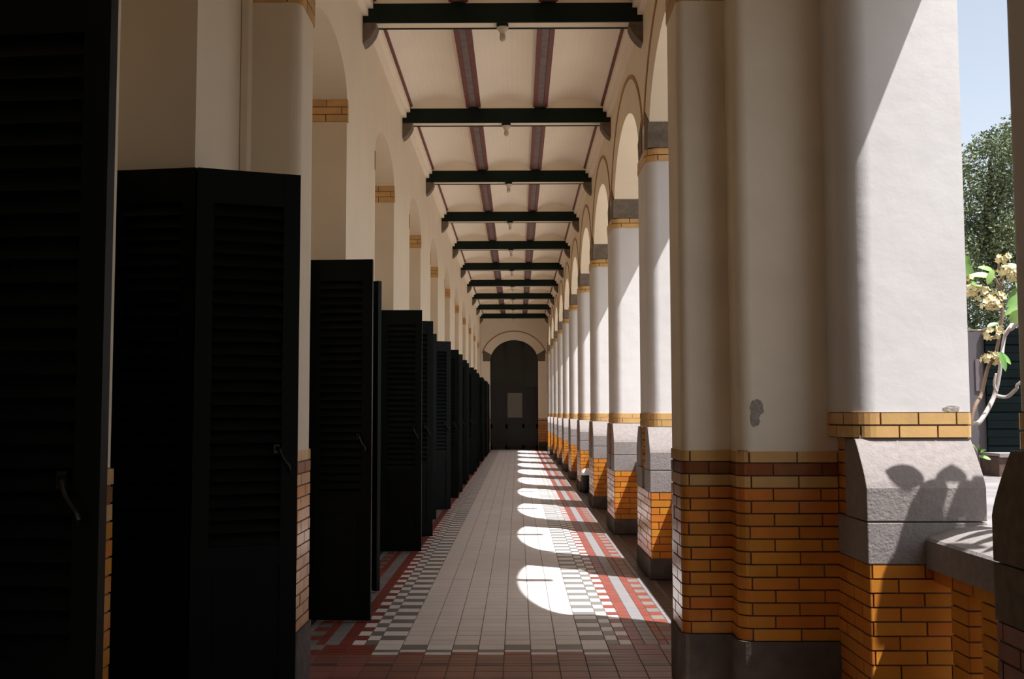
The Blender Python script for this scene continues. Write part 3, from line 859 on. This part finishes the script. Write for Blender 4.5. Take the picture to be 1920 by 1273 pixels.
# ------------------------------------------------------------------ outside
M['ground'] = mat('bounce_paving', (0.62, 0.54, 0.43), 0.9, 0.2, 1.2, bump=.3, bscale=12)
M['ground_far'] = mat('grey_gravel', (0.26, 0.235, 0.22), 0.95, 0.45, 0.8, bump=.3, bscale=12)
M['gwall'] = mat('mauve_grey_render', (0.10, 0.085, 0.087), 0.9, 0.2, 1.0)
M['gpanel'] = mat('pink_grey_panel', (0.15, 0.12, 0.12), 0.9, 0.15, 2.0)
M['board'] = mat('black_green_boards', (0.004, 0.0075, 0.0075), 0.9, 0.3, 2.0, rnd=.2, spec=0.08)
M['soil'] = mat('brown_soil', (0.11, 0.065, 0.045), 0.95, 0.4, 6)
struct(MB().box(2.6, -40, -.3, 90, 120, -.12), 'ground', M['ground_far'])
struct(MB().box(2.6, 8.6, -.3, 5.2, 60, -.11), 'ground_bounce_strip', M['ground'])  # unseen pale strip, kept bright to bounce sun up through the arches
struct(MB().box(2.42, -3, -.3, 4.6, 8.5, -.07), 'ground_bounce_cut', M['soil'])  # unseen dark bed, added to cut light bounced into the near bay
struct(MB().box(2.17, -40, -.3, 2.6, 60, -.1), 'ground_kerb', M['ground'])
YW = 30.0
gw = empty('garden_wall', (12.4, YW, 0), 'plain mauve grey garden wall beyond the plant', 'wall')
MB().box(10.4, YW, -.1, 13.12, YW + .4, 3.86).build('wall_slab', M['gwall'], gw)
MB().box(12.85, YW - .03, 2.2, 13.05, YW + .01, 3.1).build('notice_panel', M['gpanel'], gw)
bs = empty('board_screen', (14.5, YW, 0), 'dark horizontal board screen behind the flowering branches', 'screen')
for i in range(15):
    z = .45 + i * .235
    MB().box(13.1, YW - .12 - .012 * (i % 2), z, 17.5, YW - .04, z + .222).build('board', M['board'], bs)
MB().box(13.15, YW - .04, -.1, 17.5, YW + .1, 3.9).build('backing', M['board'], bs)
MB().box(12.9, YW - 1.2, -.12, 17.5, YW - .1, .42).build('bed_wall', M['soil'], bs)
MB().box(12.9, YW - 1.25, .40, 17.5, YW - .1, .5).build('bed_coping', M['stone'], bs)

# tree behind the wall
M['leaf_far'] = mat('dusty_green_foliage', (0.17, 0.20, 0.085), 0.7, 0.45, 0.9, col2=(0.09, 0.12, 0.055))
M['bark'] = mat('grey_brown_bark', (0.12, 0.09, 0.065), 0.9, 0.3, 4)
tr = empty('garden_tree', (18.6, 41, 0), 'large leafy green tree rising above the garden wall', 'tree')
trunk = MB()
trunk.tube([(18.6, 41, -.1), (18.5, 41, 2.5), (18.3, 41, 5), (18.2, 41, 8)], [.4, .32, .25, .1], 10)
rgt = random.Random(9)
clumps = []
for i in range(46):
    a = rgt.uniform(0, 6.28); r = rgt.uniform(0, 1) ** .6 * 3.6
    z = rgt.uniform(4.2, 12.3)
    wdt = 1.0 - max(0, (z - 9.5) / 4.2) ** 1.5
    x_, y_ = 18.9 + r * wdt * math.cos(a), 41 + r * wdt * .8 * math.sin(a)
    clumps.append((x_, y_, z, rgt.uniform(.5, 1.15)))
clumps += [(16.95, 41, 10.6, .8), (17.4, 41, 11.3, .8), (18.5, 40.5, 11.9, .7), (19.4, 41, 12.4, .8), (17.2, 40, 9.6, 1.0), (18.0, 40, 10.2, 1.1), (17.3, 40.5, 8.2, 1.1), (18.6, 40, 8.8, 1.1), (17.2, 40, 6.2, 1.1), (18.4, 40, 5.2, 1.2), (17.6, 40.2, 4.3, 1.0)]
for (x_, y_, z, r) in clumps[::3]:
    trunk.tube([(18.3, 41, min(z - .8, 6.5)), ((18.3 + x_) / 2, 41, z - .5), (x_, y_, z)], [.12, .07, .03], 6)
trunk.build('trunk', M['bark'], tr, smooth=True)
V, Fc = [], []
off = world_loc(tr)
for (x_, y_, z, r) in clumps:
    for k in range(int(800 * r)):
        d = Vector((rgt.gauss(0, 1), rgt.gauss(0, 1), rgt.gauss(0, 1))).normalized() * r * rgt.uniform(.35, 1.08)
        c = Vector((x_, y_, z)) + d * 1.0
        L = rgt.uniform(.045, .095); W_ = L * .5
        a = Vector((rgt.uniform(-1, 1), rgt.uniform(-1, 1), rgt.uniform(-1, .6))).normalized()
        b_ = a.cross(Vector((rgt.uniform(-1, 1), rgt.uniform(-1, 1), rgt.uniform(-1, 1)))).normalized()
        n = len(V)
        for q in (-a * L, b_ * W_, a * L, -b_ * W_): V.append(tuple(c + q - off))
        Fc.append((n, n + 1, n + 2, n + 3))
o = mesh('foliage', V, Fc, M['leaf_far'], tr); o['kind'] = 'stuff'

# flowering shrub outside the first opening
M['branch'] = mat('pale_grey_bark', (0.42, 0.37, 0.33), 0.8, 0.3, 12)
M['stem'] = mat('brown_stem', (0.20, 0.13, 0.08), 0.8, 0.3, 12)
M['leaf'] = mat('bright_green_leaf', (0.16, 0.30, 0.06), 0.4, 0.3, 8, rnd=.25, hue=.02)
M['petal'] = mat('cream_yellow_petal', (0.66, 0.55, 0.27), 0.6, 0.25, 30)
sh = empty('flowering_shrub', (2.74, 6.9, -.1), 'flowering frangipani shrub with pale branches and yellow blossom clusters', 'shrub')
def branch(pts, r0, r1, name='branch', mk='branch'):
    P_ = [Vector(p) for p in pts]; S = []
    for i in range(len(P_) - 1):
        p0_, p1_, p2_, p3_ = P_[max(i - 1, 0)], P_[i], P_[i + 1], P_[min(i + 2, len(P_) - 1)]
        for k in range(5):
            t = k / 5
            S.append(.5 * ((2 * p1_) + (-p0_ + p2_) * t + (2 * p0_ - 5 * p1_ + 4 * p2_ - p3_) * t * t + (-p0_ + 3 * p1_ - 3 * p2_ + p3_) * t ** 3))
    S.append(P_[-1])
    rad = [r0 + (r1 - r0) * i / (len(S) - 1) for i in range(len(S))]
    return MB().tube([tuple(s) for s in S], rad, 8).build(name, M[mk], sh, smooth=True)
B0 = Vector((2.74, 6.9, -.1))
branch([B0, (2.76, 6.88, .7), (2.885, 6.9, 1.434), (2.978, 6.9, 1.543), (3.109, 7.0, 1.688), (3.149, 7.0, 1.82), (3.174, 7.0, 1.96), (3.246, 7.1, 2.107), (3.352, 7.2, 2.205), (3.492, 7.3, 2.286)], .019, .010)
branch([(3.131, 7.0, 1.709), (3.2, 7.0, 1.702), (3.215, 6.9, 1.748), (3.255, 6.8, 1.82), (3.75, 6.4, 2.1)], .013, .009)
branch([(3.246, 7.1, 2.107), (3.24, 7.0, 2.153), (3.254, 6.9, 2.186), (3.6, 6.5, 2.7)], .012, .008)
branch([B0 + Vector((.05, 0, 0)), (2.74, 6.8, .9), (2.881, 6.8, 1.561), (2.99, 6.9, 1.714), (3.037, 6.9, 1.886), (3.088, 6.9, 1.962)], .016, .010, 'stem', 'stem')
branch([(3.088, 6.9, 1.962), (3.12, 6.9, 2.093), (3.142, 6.9, 2.232), (3.136, 6.9, 2.371), (3.118, 6.9, 2.44), (3.085, 6.9, 2.503)], .011, .008, 'stem', 'stem')
branch([(3.137, 6.9, 2.388), (3.154, 6.9, 2.475), (3.128, 6.9, 2.545), (3.151, 6.9, 2.601)], .008, .006, 'stem', 'stem')
branch([(2.96, 7.0, 2.143), (3.048, 7.0, 2.139), (3.125, 7.0, 2.171), (3.19, 7.0, 2.206)], .007, .008)
branch([(3.136, 7.0, 1.855), (3.12, 7.0, 1.785), (3.135, 7.0, 1.733)], .008, .01)
def blossom(center, r, n, seed):
    rgb = random.Random(seed); mb = MB()
    for i in range(n):
        d = Vector((rgb.gauss(0, 1), rgb.gauss(0, 1) - .4, rgb.gauss(0, .8))).normalized()
        c = center + Vector((d.x * r * 1.2, d.y * r, d.z * r * .8)) * rgb.uniform(.5, 1)
        nrm = (d + Vector((rgb.uniform(-.4, .4), -.5, .3))).normalized()
        a = nrm.cross(Vector((0, 0, 1))).normalized(); b2 = nrm.cross(a)
        R = rgb.uniform(.017, .024); ph = rgb.uniform(0, 6.28)
        for k in range(5):
            t = ph + k * 1.2566
            u_ = a * math.cos(t) + b2 * math.sin(t); v_ = a * math.cos(t + 1.57) + b2 * math.sin(t + 1.57)
            q = [c, c + u_ * R * .6 + v_ * R * .42 + nrm * R * .25, c + u_ * R * 1.1 + nrm * R * .4, c + u_ * R * .6 - v_ * R * .42 + nrm * R * .25]
            n0 = len(mb.v); mb.v += [tuple(w_) for w_ in q]; mb.f.append((n0, n0 + 1, n0 + 2, n0 + 3)); mb.m.append(0)
    o = mb.build('blossom_cluster', M['petal'], sh, recalc=False); return o
for i, (p_, r, n) in enumerate([((3.072, 6.9, 2.308), 0.062, 34), ((3.005, 6.9, 2.378), 0.05, 22), ((3.183, 6.9, 2.517), 0.055, 28), ((3.158, 6.9, 2.601), 0.035, 12), ((3.076, 6.9, 2.114), 0.058, 30), ((3.067, 6.9, 1.948), 0.055, 30), ((2.936, 6.9, 2.389), 0.045, 16), ((2.932, 6.9, 2.476), 0.03, 8), ((3.264, 6.95, 2.499), 0.05, 20), ((3.124, 6.92, 2.355), 0.05, 22)]):
    blossom(Vector(p_), r, n, i)
def leaf(base, tip, w, up_=Vector((0, 0, 1)), curl=.12):
    d = tip - base; L = d.length; d = d.normalized()
    s = d.cross(up_).normalized(); nn = s.cross(d)
    off = world_loc(sh); V = []; Fc = []
    N = 8
    for i in range(N + 1):
        t = i / N; ww = w * (math.sin(math.pi * min(1, t * .94 + .03)) ** .75) * (1 if t < .97 else .3)
        c = base + d * (L * t) - nn * (curl * L * t * t) - off
        V += [tuple(c - s * ww + nn * ww * .25), tuple(c), tuple(c + s * ww + nn * ww * .25)]
    for i in range(N):
        a = 3 * i
        Fc += [(a, a + 1, a + 4, a + 3), (a + 1, a + 2, a + 5, a + 4)]
    n = len(V)
    return mesh('leaf', V, Fc, M['leaf'], sh, smooth=True)
rgl = random.Random(4)
for (p_, q_, w_) in [((3.083, 6.85, 2.469), (2.92, 6.82, 2.493), 0.028),
    ((3.113, 6.9, 2.51), (2.991, 6.87, 2.548), 0.024),
    ((3.048, 6.8, 2.511), (2.998, 6.77, 2.418), 0.022),
    ((2.966, 6.9, 2.441), (2.889, 6.87, 2.583), 0.035),
    ((3.033, 6.9, 2.388), (2.926, 6.87, 2.455), 0.022),
    ((3.175, 6.9, 2.284), (3.291, 6.87, 2.36), 0.04),
    ((3.136, 6.85, 2.227), (3.264, 6.82, 2.286), 0.035),
    ((3.206, 6.95, 2.341), (3.317, 6.92, 2.425), 0.03),
    ((3.149, 6.8, 2.171), (3.215, 6.77, 2.247), 0.04),
    ((3.172, 6.95, 2.552), (3.304, 6.92, 2.547), 0.03),
    ((3.071, 6.8, 1.984), (3.101, 6.77, 1.864), 0.022),
    ((3.094, 6.85, 1.987), (3.156, 6.82, 1.91), 0.018),
    ((3.071, 6.8, 2.168), (2.989, 6.77, 2.152), 0.016),
    ((3.192, 6.8, 2.428), (3.259, 6.77, 2.321), 0.03),
    ((2.962, 6.95, 2.535), (2.932, 6.92, 2.625), 0.02)]:
    leaf(Vector(p_), Vector(q_), w_, up_=Vector((rgl.uniform(-.3, .3), -.7, .6)))
# upper leaves of the same shrub that shade the coping and the sandstone
def toward(pt, t): return Vector(pt) + Vector((1.0, -.63, 2.4)) * t
branch([B0 + Vector((.1, 0, 0)), (3.5, 6.2, .9), (3.55, 5.7, 1.9), (3.3, 5.25, 2.75), (3.1, 4.95, 3.1)], .03, .012)
branch([(3.55, 5.7, 1.9), (3.4, 5.3, 2.2), (3.1, 5.15, 2.35), (2.85, 5.2, 2.4)], .014, .008)
branch([(3.5, 5.6, 2.1), (3.45, 4.9, 2.6), (3.35, 4.4, 2.9), (3.3, 4.1, 3.05)], .014, .008)
UPS = Vector((.6, -.35, 1)).normalized()
def shade(p0_, p1_, t, w_):
    leaf(toward(p0_, t), toward(p1_, t), w_, up_=SUN, curl=.02)
ysx = 5.5
shade((1.985, ysx, 1.10), (1.93, ysx, .66), .62, .055)       # stalk of the drop-shaped shadow
shade((2.07, ysx, 1.24), (1.93, ysx, 1.40), .60, .05)
shade((2.02, ysx, 1.16), (2.12, ysx, 1.0), .60, .05)
shade((2.20, ysx, 1.22), (2.31, ysx, 1.50), .66, .075)
shade((2.26, ysx, 1.25), (2.20, ysx, .95), .66, .055)
shade((2.06, ysx, 1.08), (2.0, ysx, .55), .66, .06)
shade((2.15, ysx, .95), (2.02, ysx, .40), .70, .10)
shade((2.34, ysx, 1.3), (2.31, ysx, .9), .70, .05)
shade((1.83, ysx, .74), (2.02, ysx, .50), .72, .075)
shade((1.80, ysx, .58), (2.02, ysx, .62), .74, .07)
for i, (xa, ya, xb, yb, w_) in enumerate([(2.1, 5.40, 2.45, 5.33, .05), (2.12, 5.2, 2.5, 5.28, .05), (2.1, 5.02, 2.5, 5.12, .05), (2.1, 4.85, 2.48, 4.93, .055), (2.12, 4.7, 2.5, 4.72, .06), (2.15, 4.5, 2.5, 4.5, .07), (2.2, 4.3, 2.5, 4.2, .07), (2.05, 5.3, 2.15, 4.9, .035)]):
    shade((xa, ya, 1.0), (xb, yb, 1.03), .75 + .06 * (i % 3), w_)
# small plant at the foot of the pillar
pl = empty('seedling', (3.02, 7.05, -.12), 'small bright green seedling beside the sandstone shoulder', 'plant')
sh_keep = sh; sh = pl
branch([(3.02, 7.05, -.12), (3.03, 7.05, .6), (3.005, 7.0, 1.272), (3.001, 7.0, 1.341)], .008, .005, 'stem', 'stem')
for (p_, q_) in [((3.0, 7.0, 1.334), (2.953, 6.95, 1.398)), ((3.0, 7.0, 1.334), (3.028, 6.95, 1.363)), ((3.0, 7.0, 1.317), (3.06, 6.95, 1.302)), ((3.0, 7.0, 1.334), (2.995, 6.95, 1.391)), ((2.993, 7.0, 1.317), (2.938, 6.95, 1.35))]:
    leaf(Vector(p_), Vector(q_), .018, up_=Vector((0, -.6, .7)))
sh = sh_keep
